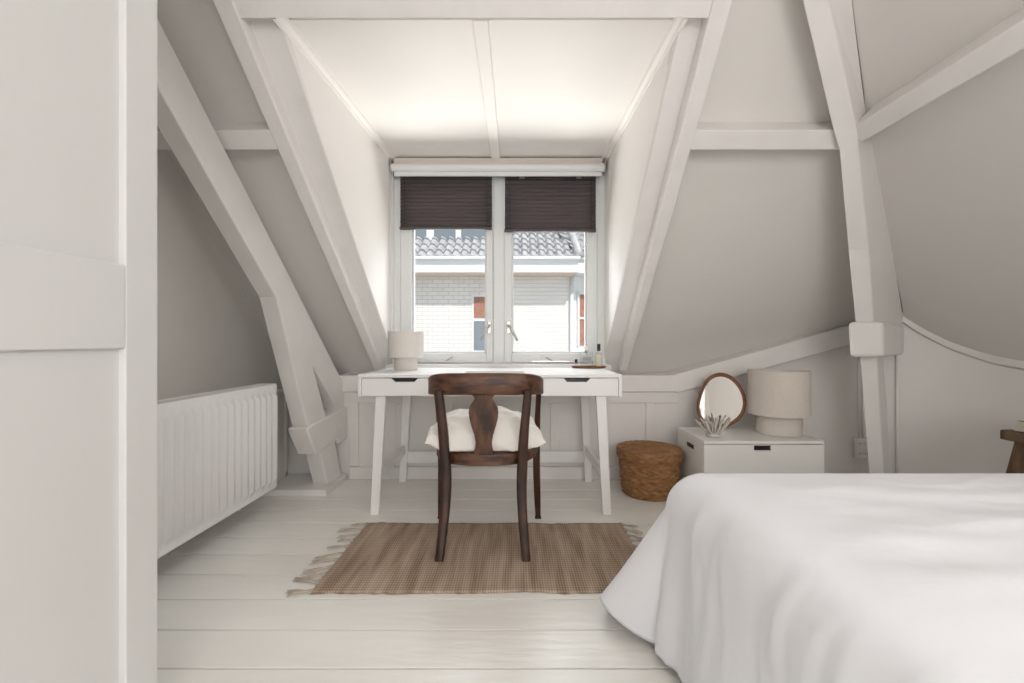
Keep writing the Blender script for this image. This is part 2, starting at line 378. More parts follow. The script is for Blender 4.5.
# open joint between post and side boarding
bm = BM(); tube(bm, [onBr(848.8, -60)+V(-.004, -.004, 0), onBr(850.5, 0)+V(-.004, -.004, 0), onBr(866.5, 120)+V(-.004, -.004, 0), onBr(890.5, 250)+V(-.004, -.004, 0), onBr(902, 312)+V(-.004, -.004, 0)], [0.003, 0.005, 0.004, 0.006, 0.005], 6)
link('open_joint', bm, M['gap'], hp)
# the clamp block round the post
bm = BM()
fl, fr = P(848, 322, 2.40), P(884, 322, 2.40); fz = P(850, 357, 2.40).z
k0 = V(fl.x, fl.y, 0); k1 = V(fr.x, fr.y, 0); b1 = V(2.47, 2.80, 0); b0 = V(2.30, 2.93, 0)
zt = fl.z
hexa(bm, [k0+V(0.012, 0, fz), k1+V(0, 0, fz), b1+V(0, 0, fz), b0+V(0, 0, fz), k0+V(0, 0, zt), k1+V(0, 0, zt), b1+V(0, 0, zt), b0+V(0, 0, zt)])
link('clamp_block', bm, M['beam'], hp, bevel=0.018, seg=3)

# left truss: straight rafter, cranked leg and tie, all in one slightly splayed plane
def TS(px, py, o=0.0):
    a = (CX-px)/F; d = 1.633/(0.145+a); return P(px, py, d)+V(o, 0, 0)
def timber(name, pts, th, o, m=M['beam'], bev=0.006, parent=None):
    bm = BM(); prism(bm, [TS(x, y_, o) for x, y_ in pts], V(-th, 0.012, 0)); 
    return link(name, bm, m, parent, bevel=bev, kind=None if parent else 'structure')
tr = timber('trim_16', [(100, -95), (276.5, 250), (348, 392), (354, 402), (354, 432), (336, 444), (330, 430), (338, 410), (312, 365), (276, 297), (246, 240), (100, -20)], 0.095, 0.0)
timber('truss_leg', [(100, -30), (158, 80), (246, 235), (300, 320), (325, 416), (334, 440), (342, 484), (328, 491), (319, 452), (306, 424), (275, 297), (158, 90), (100, -16)], 0.10, 0.006, parent=tr)
timber('truss_tie', [(303, 429), (338, 409), (353, 403), (353, 433), (336, 444), (334, 440), (313, 455)], 0.125, 0.022, parent=tr, bev=0.01)
# timber plinth under the truss foot
bm = BM(); box(bm, -1.60, -1.165, 2.70, 3.03, 0, 0.040); struct('trim_17', bm, M['beam'], bevel=0.004)
# low side casing beyond the radiator
bm = BM()
box(bm, -1.70, -1.555, -1.2, 2.98, 0, 0.60); box(bm, -1.70, -1.545, -1.2, 2.99, 0.60, 0.618)
for y0 in (2.955, 2.45): box(bm, -1.556, -1.546, y0, y0+0.03, 0, 0.6)
box(bm, -1.556, -1.546, -1.2, 2.98, 0.04, 0.075)
struct('wall_low_left', bm, M['board'], bevel=0.003)

# ------------------------------------------------------------------ window
WY = 3.14
w1 = bpy.data.objects.new('window_1', None); w1['kind'] = 'structure'; COL.objects.link(w1)
def fb(name, rects, y0, y1, m=M['frame'], bev=0.004, parent=w1):
    bm = BM()
    for a in rects: box(bm, a[0], a[1], y0, y1, a[2], a[3])
    return link(name, bm, m, parent, bevel=bev)
ZT = 2.125
fb('window_frame', [(-0.885, -0.822, 0.75, 2.235), (0.578, 0.64, 0.75, 2.235), (-0.822, 0.578, ZT, 2.235), (-0.822, 0.578, 0.74, 0.80), (-0.163, -0.083, 0.80, ZT)], WY, WY+0.10)
fb('window_sill', [(-0.885, 0.64, 0.755, 0.79)], 3.055, WY)
def sash(xa, xb, ga, gb, hx, sgn):
    zb, zt = 0.803, ZT-0.003
    s = fb('sash', [(xa, ga, zb, zt), (gb, xb, zb, zt), (ga, gb, zb, 0.866), (ga, gb, zt-0.06, zt)], WY-0.012, WY+0.05, bev=0.005)
    fb('glazing_bead', [(ga, ga+0.012, 0.866, zt-0.06), (gb-0.012, gb, 0.866, zt-0.06), (ga, gb, 0.866, 0.878)], WY+0.012, WY+0.045, parent=s, bev=0.003)
    bm = BM(); box(bm, ga+0.004, gb-0.004, WY+0.028, WY+0.032, 0.87, zt-0.06); link('pane', bm, M['glass'], s)
    # lever handle on its plate
    h = fb('handle_plate', [(hx-0.013, hx+0.013, 1.005, 1.095)], WY-0.018, WY-0.012, M['metal'], 0.004, s)
    bm = BM(); tube(bm, [(hx, WY-0.015, 1.065), (hx, WY-0.05, 1.062), (hx-sgn*0.02, WY-0.056, 1.04), (hx-sgn*0.062, WY-0.056, 0.955)], [0.009, 0.010, 0.010, 0.008], 10)
    link('handle', bm, M['metal'], s, smooth=True)
    # stay bar along the bottom rail
    cx_ = (ga+gb)/2-0.02*sgn
    bm = BM(); box(bm, cx_-0.15, cx_+0.15, WY-0.024, WY-0.014, 0.806, 0.814); tube(bm, [(cx_, WY-0.02, 0.812), (cx_+0.05*sgn, WY-0.028, 0.842)], 0.005, 8)
    link('window_stay', bm, M['metal'], s)
    return s
sash(-0.820, -0.165, -0.742, -0.212, -0.190, 1)
sash(-0.081, 0.576, -0.030, 0.507, -0.052, -1)
# second pull cord strip lines beside the sashes
def blind(x0, x1, zt, zb, gap, label):
    t = thing('pleated_blind', ((x0+x1)/2, WY-0.04, zb), label, 'blind', 'pleated blinds on the window sashes')
    cx_ = (x0+x1)/2
    bm = BM(); n = 26; hh = zt-gap-0.02-zb; rows = []
    for i in range(n+1):
        z = hh*i/n+0.006; y_ = -0.004 if i % 2 else 0.010
        rows.append([bm.verts.new((x0-cx_, y_, z)), bm.verts.new((x1-cx_, y_, z))])
    for a, b in zip(rows[:-1], rows[1:]): bm.faces.new((a[0], a[1], b[1], b[0]))
    o = link('pleated_cloth', bm, M['blind'], t)
    m = o.modifiers.new('t', 'SOLIDIFY'); m.thickness = 0.0012
    bm = BM(); box(bm, x0-cx_, x1-cx_, -0.012, 0.014, zt-zb-0.018, zt-zb); link('head_rail', bm, M['blindrail'], t, bevel=0.002)
    bm = BM(); box(bm, x0-cx_-0.004, x1-cx_, -0.012, 0.016, -0.008, 0.008); link('bottom_rail', bm, M['blindrail'], t, bevel=0.002)
    for s, x in ((1, x0-cx_+0.035), (-1, x1-cx_-0.035)):
        bm = BM(); tube(bm, [(x, -0.014, 0), (x, -0.014, zt-zb-0.01)], 0.0014, 6); link('cord', bm, M['black'], t)
    if gap:
        for x in (x0-cx_+0.12, x1-cx_-0.12):
            bm = BM(); box(bm, x-0.018, x+0.018, -0.014, 0.006, zt-zb-gap-0.012, zt-zb-0.004); link('clip', bm, M['metal'], t)
    return t
M['blindrail'] = mat('blind_rail', (0.06, 0.052, 0.052), 0.5)
blind(-0.815, -0.170, 2.112, 1.748, 0, 'dark taupe pleated blind half lowered over the left window sash, behind the desk lamp')
blind(-0.078, 0.562, 2.112, 1.730, 0.006, 'dark taupe pleated blind half lowered over the right window sash, above the perfume bottles')
rl = thing('roller_blind', (-0.125, 3.055, 2.148), 'rolled up cream roller blind mounted across the top of the dormer window', 'blind')
bm = BM(); tube(bm, [(-0.735, 0, 0.008), (0.735, 0, 0.008)], 0.030, 20); link('fabric_roll', bm, M['frame'], rl, smooth=False, autos=40)
bm = BM(); box(bm, -0.725, 0.725, 0.0, 0.035, 0.035, 0.078); link('head_board', bm, M['shade'], rl, bevel=0.003)
bm = BM(); box(bm, -0.72, 0.72, -0.012, 0.006, -0.052, -0.022); link('hem_bar', bm, M['frame'], rl, bevel=0.004)
for s in (-1, 1):
    bm = BM(); bm2 = box(bm, s*0.737-0.003, s*0.737+0.003, -0.038, 0.04, -0.035, 0.062); tube(bm, [(s*0.738, 0, 0.008), (s*0.746, 0, 0.008)], 0.022, 14)
    link('bracket', bm, M['metal'], rl, bevel=0.002)
bm = BM(); tube(bm, [(-0.724, -0.03, 0.0), (-0.722, -0.03, -0.6), (-0.722, -0.03, -1.16)], 0.0016, 6); tube(bm, [(-0.735, -0.03, 0.0), (-0.735, -0.03, -0.6), (-0.73, -0.03, -1.16)], 0.0016, 6)
tube(bm, [(-0.726, -0.03, -0.97), (-0.726, -0.03, -1.0)], 0.006, 8)
link('bead_chain', bm, M['cable'], rl)

# ------------------------------------------------------------------ the house across the street
HB = thing('house', (0, 11, -6), 'white painted brick house with grey tiled roof seen through the dormer window', 'building')
def hs(name, rects, y0, y1, m, parent=HB, bev=0):
    bm = BM()
    for a in rects: box(bm, a[0], a[1], y0-11, y1-11, a[2]+6, a[3]+6)
    return link(name, bm, m, parent, bevel=bev)
def HX(px): return (px-CX)/40.0
def HZ(py): return H+(CY-py)/40.0
XC = HX(569)
hs('brick_wall', [(-9, XC, -6, 2.75)], 11, 11.3, M['brick'])
# angled return of the wall past the drainpipe
bm = BM(); hexa(bm, [V(XC, 0, 0), V(XC+7, 3.0, 0), V(XC+7, 3.3, 0), V(XC, 0.3, 0), V(XC, 0, 8.75), V(XC+7, 3.0, 8.75), V(XC+7, 3.3, 8.75), V(XC, 0.3, 8.75)])
link('side_wall', bm, M['render'], HB)
hs('cornice', [(-9, XC+0.15, HZ(276), HZ(262))], 10.45, 11.02, M['render'], bev=0.02)
bm = BM(); z0, z1 = HZ(276)+6, HZ(262)+6
hexa(bm, [V(XC+0.1, -0.5, z0), V(XC+7, 2.45, z0), V(XC+7, 3.05, z0), V(XC+0.1, 0.05, z0), V(XC+0.1, -0.5, z1), V(XC+7, 2.45, z1), V(XC+7, 3.05, z1), V(XC+0.1, 0.05, z1)])
link('cornice', bm, M['render'], HB, bevel=0.02)
bm = BM(); box(bm, -9, XC+0.12, -0.5, 0.0, HZ(276)+6-0.03, HZ(276)+6+0.002); link('cornice_line', bm, mat('terracotta_line', (0.72, 0.58, 0.48), 0.8), HB)
hs('gutter', [(-9, XC+0.2, HZ(264), HZ(261))], 10.35, 10.47, M['render'], bev=0.02)
bm = BM(); tube(bm, [(HX(571.5), -0.06, 0), (HX(571.5), -0.06, HZ(277)+6)], 0.045, 12); link('drainpipe', bm, M['frame'], HB, smooth=True)
# tiled roof: S-shaped pan tiles in courses
def tile_roof(x0, x1, base, up, tilew, th, rows, dirx=V(1, 0, 0)):
    bm = BM(); n = int((x1-x0)/tilew*8)
    upn = up.normalized(); nr = dirx.cross(upn).normalized()
    if nr.z < 0: nr = -nr
    for r in range(rows):
        lines = []
        for e in (0, 1):
            line = []
            for i in range(n+1):
                x = x0+(x1-x0)*i/n; ph = (x-x0)/tilew*2*PI
                hgt = 0.045*math.sin(ph)+0.018*math.sin(2*ph+1)
                lift = 0.05 if e == 0 else 0.0
                line.append(bm.verts.new(base+dirx*x+upn*(th*(r+e))+nr*(hgt+lift)))
            lines.append(line)
        low = [bm.verts.new(v.co-nr*0.05) for v in lines[0]]
        for i in range(n):
            bm.faces.new((lines[0][i], lines[0][i+1], lines[1][i+1], lines[1][i]))
            bm.faces.new((low[i], low[i+1], lines[0][i+1], lines[0][i]))
    return bm
bm = tile_roof(-9, XC+0.2, V(0, -0.55, HZ(262)+6), V(0, 0.80, 0.60), 0.208, 0.33, 9)
link('tiled_roof', bm, M['tile'], HB, autos=50)
dx = V(7, 3, 0).normalized()
bm = tile_roof(0, 7, V(XC+0.2, -0.55, HZ(262)+6), V(-0.31, 0.74, 0.60), 0.208, 0.33, 9, dx)
link('tiled_roof', bm, M['tile'], HB, autos=50)
bm = BM(); a = V(XC+0.18, -0.55, HZ(262)+6.06); b = a+V(-0.1, 2.4, 1.8); tube(bm, [a, a.lerp(b, .5), b], 0.10, 10); link('hip_ridge', bm, M['tile'], HB, smooth=True)
# roof dormer windows at the top left
DR = hs('roof_dormer', [(-4.2, HX(489), HZ(240), HZ(205))], 11.3, 12.6, M['render'])
for a, b in ((413, 424), (432, 454), (460, 487)):
    hs('window', [(HX(a), HX(b), HZ(237.5), HZ(212))], 11.27, 11.32, M['wglass'], DR)
# sash window of the facade
WN = hs('window', [(HX(472), HX(489), HZ(352), HZ(295))], 10.97, 11.02, M['render'], bev=0.01)
hs('pane', [(HX(474), HX(488), HZ(318), HZ(297))], 10.955, 10.975, M['redbrick'], WN)
hs('pane', [(HX(474), HX(488), HZ(350), HZ(321))], 10.955, 10.975, M['wglass'], WN)
for x, zt, zb in ((4.0, 1, 0), ):
    pass
bm = BM()
def sw(t, n=0.0): return V(XC, 0, 0)+dx*t+V(dx.y, -dx.x, 0)*n
for t0, t1, za, zb_ in ((0.26, 0.75, HZ(345), HZ(292)),):
    hexa(bm, [sw(t0, .03)+V(0, 0, za+6), sw(t1, .03)+V(0, 0, za+6), sw(t1, -.02)+V(0, 0, za+6), sw(t0, -.02)+V(0, 0, za+6), sw(t0, .03)+V(0, 0, zb_+6), sw(t1, .03)+V(0, 0, zb_+6), sw(t1, -.02)+V(0, 0, zb_+6), sw(t0, -.02)+V(0, 0, zb_+6)])
wn2 = link('window', bm, M['redbrick'], HB)
bm = BM()
for t0, t1, za, zb_ in ((0.22, 0.79, HZ(319), HZ(317)), (0.49, 0.52, HZ(345), HZ(292)), (0.22, 0.79, HZ(294), HZ(291)), (0.22, 0.27, HZ(346), HZ(291)), (0.75, 0.79, HZ(346), HZ(291))):
    hexa(bm, [sw(t0, .06)+V(0, 0, za+6), sw(t1, .06)+V(0, 0, za+6), sw(t1, .02)+V(0, 0, za+6), sw(t0, .02)+V(0, 0, za+6), sw(t0, .06)+V(0, 0, zb_+6), sw(t1, .06)+V(0, 0, zb_+6), sw(t1, .02)+V(0, 0, zb_+6), sw(t0, .02)+V(0, 0, zb_+6)])
link('window_frame', bm, M['render'], wn2)
bm = BM(); box(bm, -40, 40, 3.6, 60, -6.1, -6.0); struct('ground', bm, M['street'])

# ------------------------------------------------------------------ wardrobe, left foreground
W = thing('wardrobe', (-1.2, 0.0, 0), 'tall white wardrobe with recessed door panels filling the left foreground', 'wardrobe')
def wb(name, rects, m=M['ward'], bev=0.003, parent=W):
    bm = BM()
    for a in rects: box(bm, a[0]+1.2, a[1]+1.2, a[2], a[3], a[4], a[5])
    return link(name, bm, m, parent, bevel=bev)
XF = -0.90
wb('body', [(-1.49, XF-0.026, -0.9, 1.100, 0.0, 2.35)])
for y0, y1 in ((-0.02, 1.106), (-0.9, -0.024)):
    s = 0.091
    d = wb('door', [(XF-0.022, XF, y0, y0+s, 0.02, 2.33), (XF-0.022, XF, y1-s, y1, 0.02, 2.33),
                    (XF-0.022, XF, y0+s, y1-s, 0.02, 0.10), (XF-0.022, XF, y0+s, y1-s, 0.934, 1.125), (XF-0.022, XF, y0+s, y1-s, 2.24, 2.33)])
    wb('door_panel', [(XF-0.024, XF-0.016, y0+s-0.004, y1-s+0.004, 0.09, 0.94), (XF-0.024, XF-0.016, y0+s-0.004, y1-s+0.004, 1.12, 2.25)], parent=d, bev=0)

# ------------------------------------------------------------------ radiator
R = thing('radiator', (-1.36, 1.95, 0.12), 'long white ribbed panel radiator on the low wall at the left', 'radiator')
y0, y1 = 1.30, 2.515
bm = BM(); n = 22; rows = []
prof = []
L = y1-y0; prof.append((y0-1.95, -0.006)); prof.append((y0-1.95+0.02, 0))
pw = (L-0.04)/n
for i in range(n):
    s = y0-1.95+0.02+pw*i
    prof += [(s+pw*0.12, 0), (s+pw*0.30, 0.017), (s+pw*0.70, 0.017), (s+pw*0.88, 0)]
prof += [(y1-1.95-0.02, 0), (y1-1.95, -0.006)]
zl = [(0.0, 0.0, -0.008), (0.006, 0.0, 0), (0.045, 0.0, 0), (0.06, 1.0, 0), (0.525, 1.0, 0), (0.54, 0.0, 0), (0.582, 0.0, 0), (0.59, 0.0, -0.008)]
grid = []
for z, k, o_ in zl: grid.append([bm.verts.new((x*k+o_+ (0 if x >= 0 else x), yy, z)) for yy, x in prof])
for a, b in zip(grid[:-1], grid[1:]):
    for i in range(len(prof)-1): bm.faces.new((a[i], a[i+1], b[i+1], b[i]))
bm2 = box(bm, -0.02, -0.0085, y0-1.95, y1-1.95, 0.0, 0.59)
link('front_panel', bm, M['rad'], R, autos=50)
bm = BM(); box(bm, -0.105, -0.095, y0-1.95, y1-1.95, 0.0, 0.59); link('back_panel', bm, M['rad'], R, bevel=0.003)
bm = BM()
for i in range(60):
    yy = y0-1.95+0.01+i*(L-0.02)/60; box(bm, -0.095, -0.018, yy, yy+0.008, 0.575, 0.587)
box(bm, -0.095, -0.018, y0-1.95, y0-1.95+0.004, 0, 0.59); box(bm, -0.095, -0.018, y1-1.95-0.004, y1-1.95, 0, 0.59)
link('grille', bm, M['rad'], R)
for yy in (-0.4, 0.35):
    bm = BM(); box(bm, -0.184, -0.104, yy, yy+0.03, 0.05, 0.5); link('wall_bracket', bm, M['rad'], R)

# ------------------------------------------------------------------ desk
D = thing('desk', (-0.142, 2.72, 0), 'white desk with two drawers and splayed legs under the dormer window', 'desk')
DX0, DX1, DY0, DY1, DZ = -0.862+0.142, 0.578+0.142, 2.40-2.72, 3.022-2.72, 0.77
def db_(name, rects, m=M['desk'], bev=0.002, parent=D):
    bm = BM()
    for a in rects: box(bm, *a)
    return link(name, bm, m, parent, bevel=bev)
db_('desktop', [(DX0, DX1, DY0, DY1, DZ-0.018, DZ)])
db_('case', [(DX0, DX0+0.018, DY0, DY1, DZ-0.12, DZ-0.018), (DX1-0.018, DX1, DY0, DY1, DZ-0.12, DZ-0.018), (DX0+0.018, DX1-0.018, DY1-0.018, DY1, DZ-0.12, DZ-0.018),
             (DX0+0.018, DX1-0.018, DY0+0.022, DY1-0.018, DZ-0.12, DZ-0.108), (-0.009, 0.009, DY0+0.01, DY1-0.018, DZ-0.108, DZ-0.018)])
for xa, xb, hc in ((DX0+0.020, -0.003, (404.5-CX)*2.4/F+0.142), (0.003, DX1-0.020, (577-CX)*2.4/F+0.142)):
    bm = BM(); zt, zb = DZ-0.021, DZ-0.117; hw, hh = 0.073, 0.020
    pts = [(xa, zb), (xb, zb), (xb, zt), (hc+hw, zt), (hc+hw-0.02, zt-hh), (hc-hw+0.02, zt-hh), (hc-hw, zt), (xa, zt)]
    prism(bm, [V(x, DY0+0.001, z) for x, z in pts], V(0, 0.017, 0))
    dr = link('drawer', bm, M['desk'], D, bevel=0.0012)
    db_('pull_shade', [(xa+0.01, xb-0.01, DY0+0.03, DY0+0.034, zb+0.02, zt-0.003)], M['black'], 0, dr)  # thin black sheet, paints the shade in the hollow behind the pull notch
def leg(x0, y0, x1, y1, wt=0.056, wb_=0.046, dp=0.030):
    bm = BM()
    hexa(bm, [V(x0-wb_/2, y0-dp/2, 0), V(x0+wb_/2, y0-dp/2, 0), V(x0+wb_/2, y0+dp/2, 0), V(x0-wb_/2, y0+dp/2, 0),
              V(x1-wt/2, y1-dp/2, 0.65), V(x1+wt/2, y1-dp/2, 0.65), V(x1+wt/2, y1+dp/2, 0.65), V(x1-wt/2, y1+dp/2, 0.65)])
    return link('leg', bm, M['desk'], D, bevel=0.003)
lx = (-0.776+0.142, 0.499+0.142)
for s, x in zip((-1, 1), lx):
    leg(x, 2.425-2.72, x-s*0.030, 2.425-2.72+0.015)
    leg(x-s*0.008, 2.985-2.72, x-s*0.040, 2.985-2.72)
    db_('stretcher', [(x-s*0.022-0.010, x-s*0.022+0.010, -0.285, 0.255, 0.19, 0.25)], bev=0.003)
db_('stretcher', [(lx[0]+0.03, lx[1]-0.03, 0.258, 0.275, 0.128, 0.205)], bev=0.003)
# flat white folder on the desk
bm = BM(); box(bm, -0.17, 0.17, -0.11, 0.11, 0, 0.006); box(bm, -0.168, 0.168, -0.108, 0.108, 0.0062, 0.012)
o = link('notebook', bm, M['desk'], bevel=0.003); o.location = (-0.12, 2.62, DZ+0.0005)
tag(o, 'thin white closed notebook lying on the desk behind the chair back', 'notebook')

def drum_lamp(name, loc, r1, h1, r0, h0, m, label, cat='lamp'):
    t = thing(name, loc, label, cat)
    bm = BM(); lathe(bm, [(r0*0.97, 0), (r0, 0.004), (r0, h0), (r0*0.2, h0+0.001)], 56); link('lamp_base', bm, m, t, autos=40)
    bm = BM(); lathe_open(bm, [(r1, h0-0.002), (r1, h0+h1), (r1-0.004, h0+h1), (r1-0.004, h0-0.002)], 64); link('lamp_shade', bm, m, t, autos=40)
    bm = BM(); lathe(bm, [(r1-0.005, h0+h1-0.018), (r1-0.005, h0+h1-0.014)], 56); link('diffuser', bm, M['cab'], t, autos=40)
    return t
drum_lamp('table_lamp', (-0.70, 2.80, DZ), 0.111, 0.160, 0.073, 0.082, M['shade2'], 'small cream linen drum table lamp standing on the desk', 'lamp')
# tray and bottles
TX, TY = 0.492, 2.97
tr_ = link('tray', lathe(BM(), [(0.10, 0), (0.112, 0.003), (0.120, 0.014), (0.115, 0.014), (0.107, 0.006), (0.05, 0.006)], 40, sy=0.45), M['rust'], autos=40)
tr_.location = (TX, TY, DZ); tag(tr_, 'small oval reddish wooden tray at the right back of the desk', 'tray')
def bottle(name, x, w_, dpt, h, capr, caph, capm, label, neck=0.012):
    t = thing(name, (x, TY, DZ+0.0065), label, 'bottle', 'bottles on the desk tray')
    bm = BM(); box(bm, -w_/2, w_/2, -dpt/2, dpt/2, 0, h); tube(bm, [(0, 0, h-0.001), (0, 0, h+neck)], capr*0.7, 12)
    link('glass_body', bm, M['bottle'], t, bevel=0.005, seg=3)
    bm = BM(); tube(bm, [(0, 0, h+neck-0.002), (0, 0, h+neck+caph)], capr, 14); link('cap', bm, capm, t, autos=40)
    return t
b1_ = bottle('perfume_bottle', TX-0.015, 0.085, 0.03, 0.105, 0.016, 0.022, M['cable'], 'wide clear perfume bottle with white label, in the middle of the tray')
bm = BM(); box(bm, -0.03, 0.03, -0.0162, -0.0154, 0.045, 0.07); link('label', bm, mat('bottle_label', (0.32, 0.32, 0.31), 0.7), b1_)
b2_ = bottle('perfume_bottle', TX+0.067, 0.044, 0.03, 0.100, 0.011, 0.045, M['black'], 'tall slim bottle of pale liquid with black cap on the tray')
bm = BM(); box(bm, -0.018, 0.018, -0.011, 0.011, 0.006, 0.085); link('liquid', bm, mat('pale_oil', (0.72, 0.70, 0.52), 0.3), b2_, bevel=0.003)
bottle('nail_polish_bottle', TX-0.086, 0.018, 0.018, 0.028, 0.009, 0.022, M['black'], 'tiny bottle with black cap at the left end of the tray', 0.004)

# ------------------------------------------------------------------ chair
CXh, CYh = -0.143, 2.0
C = thing('dining_chair', (CXh, CYh, 0), 'dark brown wooden chair with vase shaped splat, standing before the desk', 'chair')
def horseshoe(hw, yb, yf, n=40, p=2.6, taper=0.0):
    """open plan curve from the front left round the back to the front right"""
    out = []
    for i in range(n+1):
        t = PI*i/n
        c, s = math.cos(t), math.sin(t)
        x = -hw*math.copysign(abs(c)**(2/p), c); y_ = yf-(yf-yb)*abs(s)**(2/p)
        out.append((x, y_))
    return out
# top rail
bm = BM(); rings = []
pts = horseshoe(0.264, -0.075, 0.20, 56, 3.3)
for i, (x, y_) in enumerate(pts):
    a = pts[max(i-1, 0)]; b = pts[min(i+1, len(pts)-1)]; t = V(b[0]-a[0], b[1]-a[1], 0).normalized(); n_ = V(-t.y, t.x, 0)
    k = max(0, min(1, (y_+0.075)/0.27))                      # 0 at the back, 1 at the front ends
    zt = 0.812-0.055*k**1.4-0.006*(x/0.26)**4; zb = 0.716-0.024*k
    th = 0.013
    if i < 1 or i > len(pts)-2: zt -= 0.012; zb += 0.006
    c = V(x, y_, 0)
    prof_ = [(-th, zb+0.004), (-th*0.7, zb), (th*0.7, zb), (th, zb+0.004), (th*1.05, (zb+zt)/2), (th, zt-0.01), (th*0.5, zt-0.002), (0, zt), (-th*0.5, zt-0.002), (-th, zt-0.01), (-th*0.95, (zb+zt)/2)]
    rings.append([c+n_*u+V(0, 0, z) for u, z in prof_])
loft(bm, rings); link('top_rail', bm, M['walnut_h'], C, autos=60)
# seat frame and seat
bm = BM(); rings = []
pts = horseshoe(0.258, -0.062, 0.36, 48, 2.9)
for r_, z0_, z1_ in ((0, 0.398, 0.455),):
    outer = [V(x, y_, 0) for x, y_ in pts]
    rings = [[p*1+V(0, 0, z0_) for p in outer], [p+V(0, 0, z0_+0.004) for p in outer]]
prism(bm, [p+V(0, 0, 0.400) for p in outer], V(0, 0, 0.050)); link('seat_frame', bm, M['walnut_h'], C, bevel=0.006, seg=2)
bm = BM(); prism(bm, [V(p.x*0.93, 0.01+p.y*0.93, 0.437) for p in outer], V(0, 0, 0.0145)); link('seat', bm, M['walnut_h'], C, bevel=0.005)
def sqtube(bm, pts, ws, ds):
    rings = []
    for p, w_, d_ in zip(pts, ws, ds):
        p = Vector(p); c = 0.28
        q = [(-1, -1+c), (-1+c, -1), (1-c, -1), (1, -1+c), (1, 1-c), (1-c, 1), (-1+c, 1), (-1, 1-c)]
        rings.append([p+V(a*w_/2, b*d_/2, 0) for a, b in q])
    return loft(bm, rings)
def curve(pts, n=16):
    """Catmull-Rom through points"""
    P_ = [Vector(p) for p in pts]; P_ = [P_[0]*2-P_[1]]+P_+[P_[-1]*2-P_[-2]]; out = []
    for i in range(1, len(P_)-2):
        for k in range(n):
            t = k/n; a, b, c, d = P_[i-1:i+3]
            out.append(0.5*((2*b)+(c-a)*t+(2*a-5*b+4*c-d)*t*t+(3*b-a-3*c+d)*t**3))
    out.append(P_[-2]); return out
for s in (-1, 1):
    pt = curve([(s*0.187, -0.107, 0.011), (s*0.176, -0.075, 0.13), (s*0.168, -0.045, 0.28), (s*0.172, -0.040, 0.42), (s*0.180, -0.052, 0.56), (s*0.196, -0.068, 0.735)], 6)
    n_ = len(pt); ws = [0.036+0.010*min(1, i/n_*2)-0.012*max(0, (i/n_-.55)/.45) for i in range(n_)]; dsz = [0.034+0.010*math.sin(PI*i/n_) for i in range(n_)]
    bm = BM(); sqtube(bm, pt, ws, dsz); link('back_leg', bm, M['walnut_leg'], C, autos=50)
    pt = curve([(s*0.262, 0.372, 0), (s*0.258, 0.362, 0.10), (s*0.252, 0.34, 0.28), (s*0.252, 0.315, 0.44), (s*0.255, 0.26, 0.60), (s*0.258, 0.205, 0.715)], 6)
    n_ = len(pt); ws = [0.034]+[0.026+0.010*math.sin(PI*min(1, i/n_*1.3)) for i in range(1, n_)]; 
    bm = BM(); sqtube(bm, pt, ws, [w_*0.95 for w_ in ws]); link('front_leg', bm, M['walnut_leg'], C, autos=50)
# vase splat
prof_ = [(0.448, 0.046), (0.462, 0.044), (0.48, 0.038), (0.505, 0.036), (0.54, 0.043), (0.575, 0.054), (0.61, 0.063), (0.635, 0.066), (0.66, 0.063), (0.683, 0.050), (0.697, 0.040), (0.706, 0.041), (0.714, 0.050), (0.73, 0.052)]
bm = BM(); rings = []
for z, w_ in prof_:
    yc = -0.050-0.022*(z-0.45)/0.28; t = 0.006
    rings.append([V(-w_, yc+t, z), V(-w_*0.97, yc-t, z), V(w_*0.97, yc-t, z), V(w_, yc+t, z)])
loft(bm, rings); link('splat', bm, M['walnut'], C, bevel=0.002)
# cushion
bm = BM(); n = 44; tops = []; bots = []
for i in range(n+1):
    a, b = [], []
    for j in range(n+1):
        u = -1+2*i/n; v = -1+2*j/n
        edge = (1-abs(u)**2.3)*(1-abs(v)**2.3); h = max(0, edge)**0.36
        pin = 1-0.10*(1-abs(v)**2)*abs(u)**3*1.0; pin2 = 1-0.10*(1-abs(u)**2)*abs(v)**3
        x = u*0.272*pin; y_ = v*0.200*pin2
        wr = 0.010*nz(u*2.2, v*2.2, 3.1)+0.006*nz(u*5, v*5, 1.7)
        cr = 0.012*math.sin(9*u+5*v+4*nz(u*2, v*2, 9))*(1-h*0.6)*abs(u*v)**0.3
        rg = (1-abs(nz(u*1.6+v*0.8, v*2.6-u, 5.5))*2.2); rg = max(0, rg)**2*0.020*(1-h*0.35)
        zt = 0.008+0.156*h*(1-0.12*(u+0.1)**2)+wr*h*1.6+cr*1.1+rg; zb = 0.004-0.0035*h
        if abs(u) > 0.999 or abs(v) > 0.999: zb = zt-0.002
        lift = 0.052*abs(u)**5*(0.6+0.4*abs(v)); zt += lift; zb += lift
        a.append(bm.verts.new((x, y_, zt))); b.append(bm.verts.new((x, y_, zb)))
    tops.append(a); bots.append(b)
for g, fl_ in ((tops, False), (bots, True)):
    for i in range(n):
        for j in range(n):
            q4 = (g[i][j], g[i+1][j], g[i+1][j+1], g[i][j+1]); bm.faces.new(q4[::-1] if fl_ else q4)
for i in range(n):
    for g0, g1 in (((i, 0), (i+1, 0)), ((i, n), (i+1, n)), ((0, i), (0, i+1)), ((n, i), (n, i+1))):
        bm.faces.new((tops[g0[0]][g0[1]], tops[g1[0]][g1[1]], bots[g1[0]][g1[1]], bots[g0[0]][g0[1]]))
cu = link('cushion', bm, M['cushion'], smooth=True, sub=1); cu.location = (CXh, CYh+0.150, 0.4535); cu.rotation_euler = (0, 0, 0.04)
tag(cu, 'plump crumpled cream linen cushion lying on the seat of the brown chair', 'cushion')

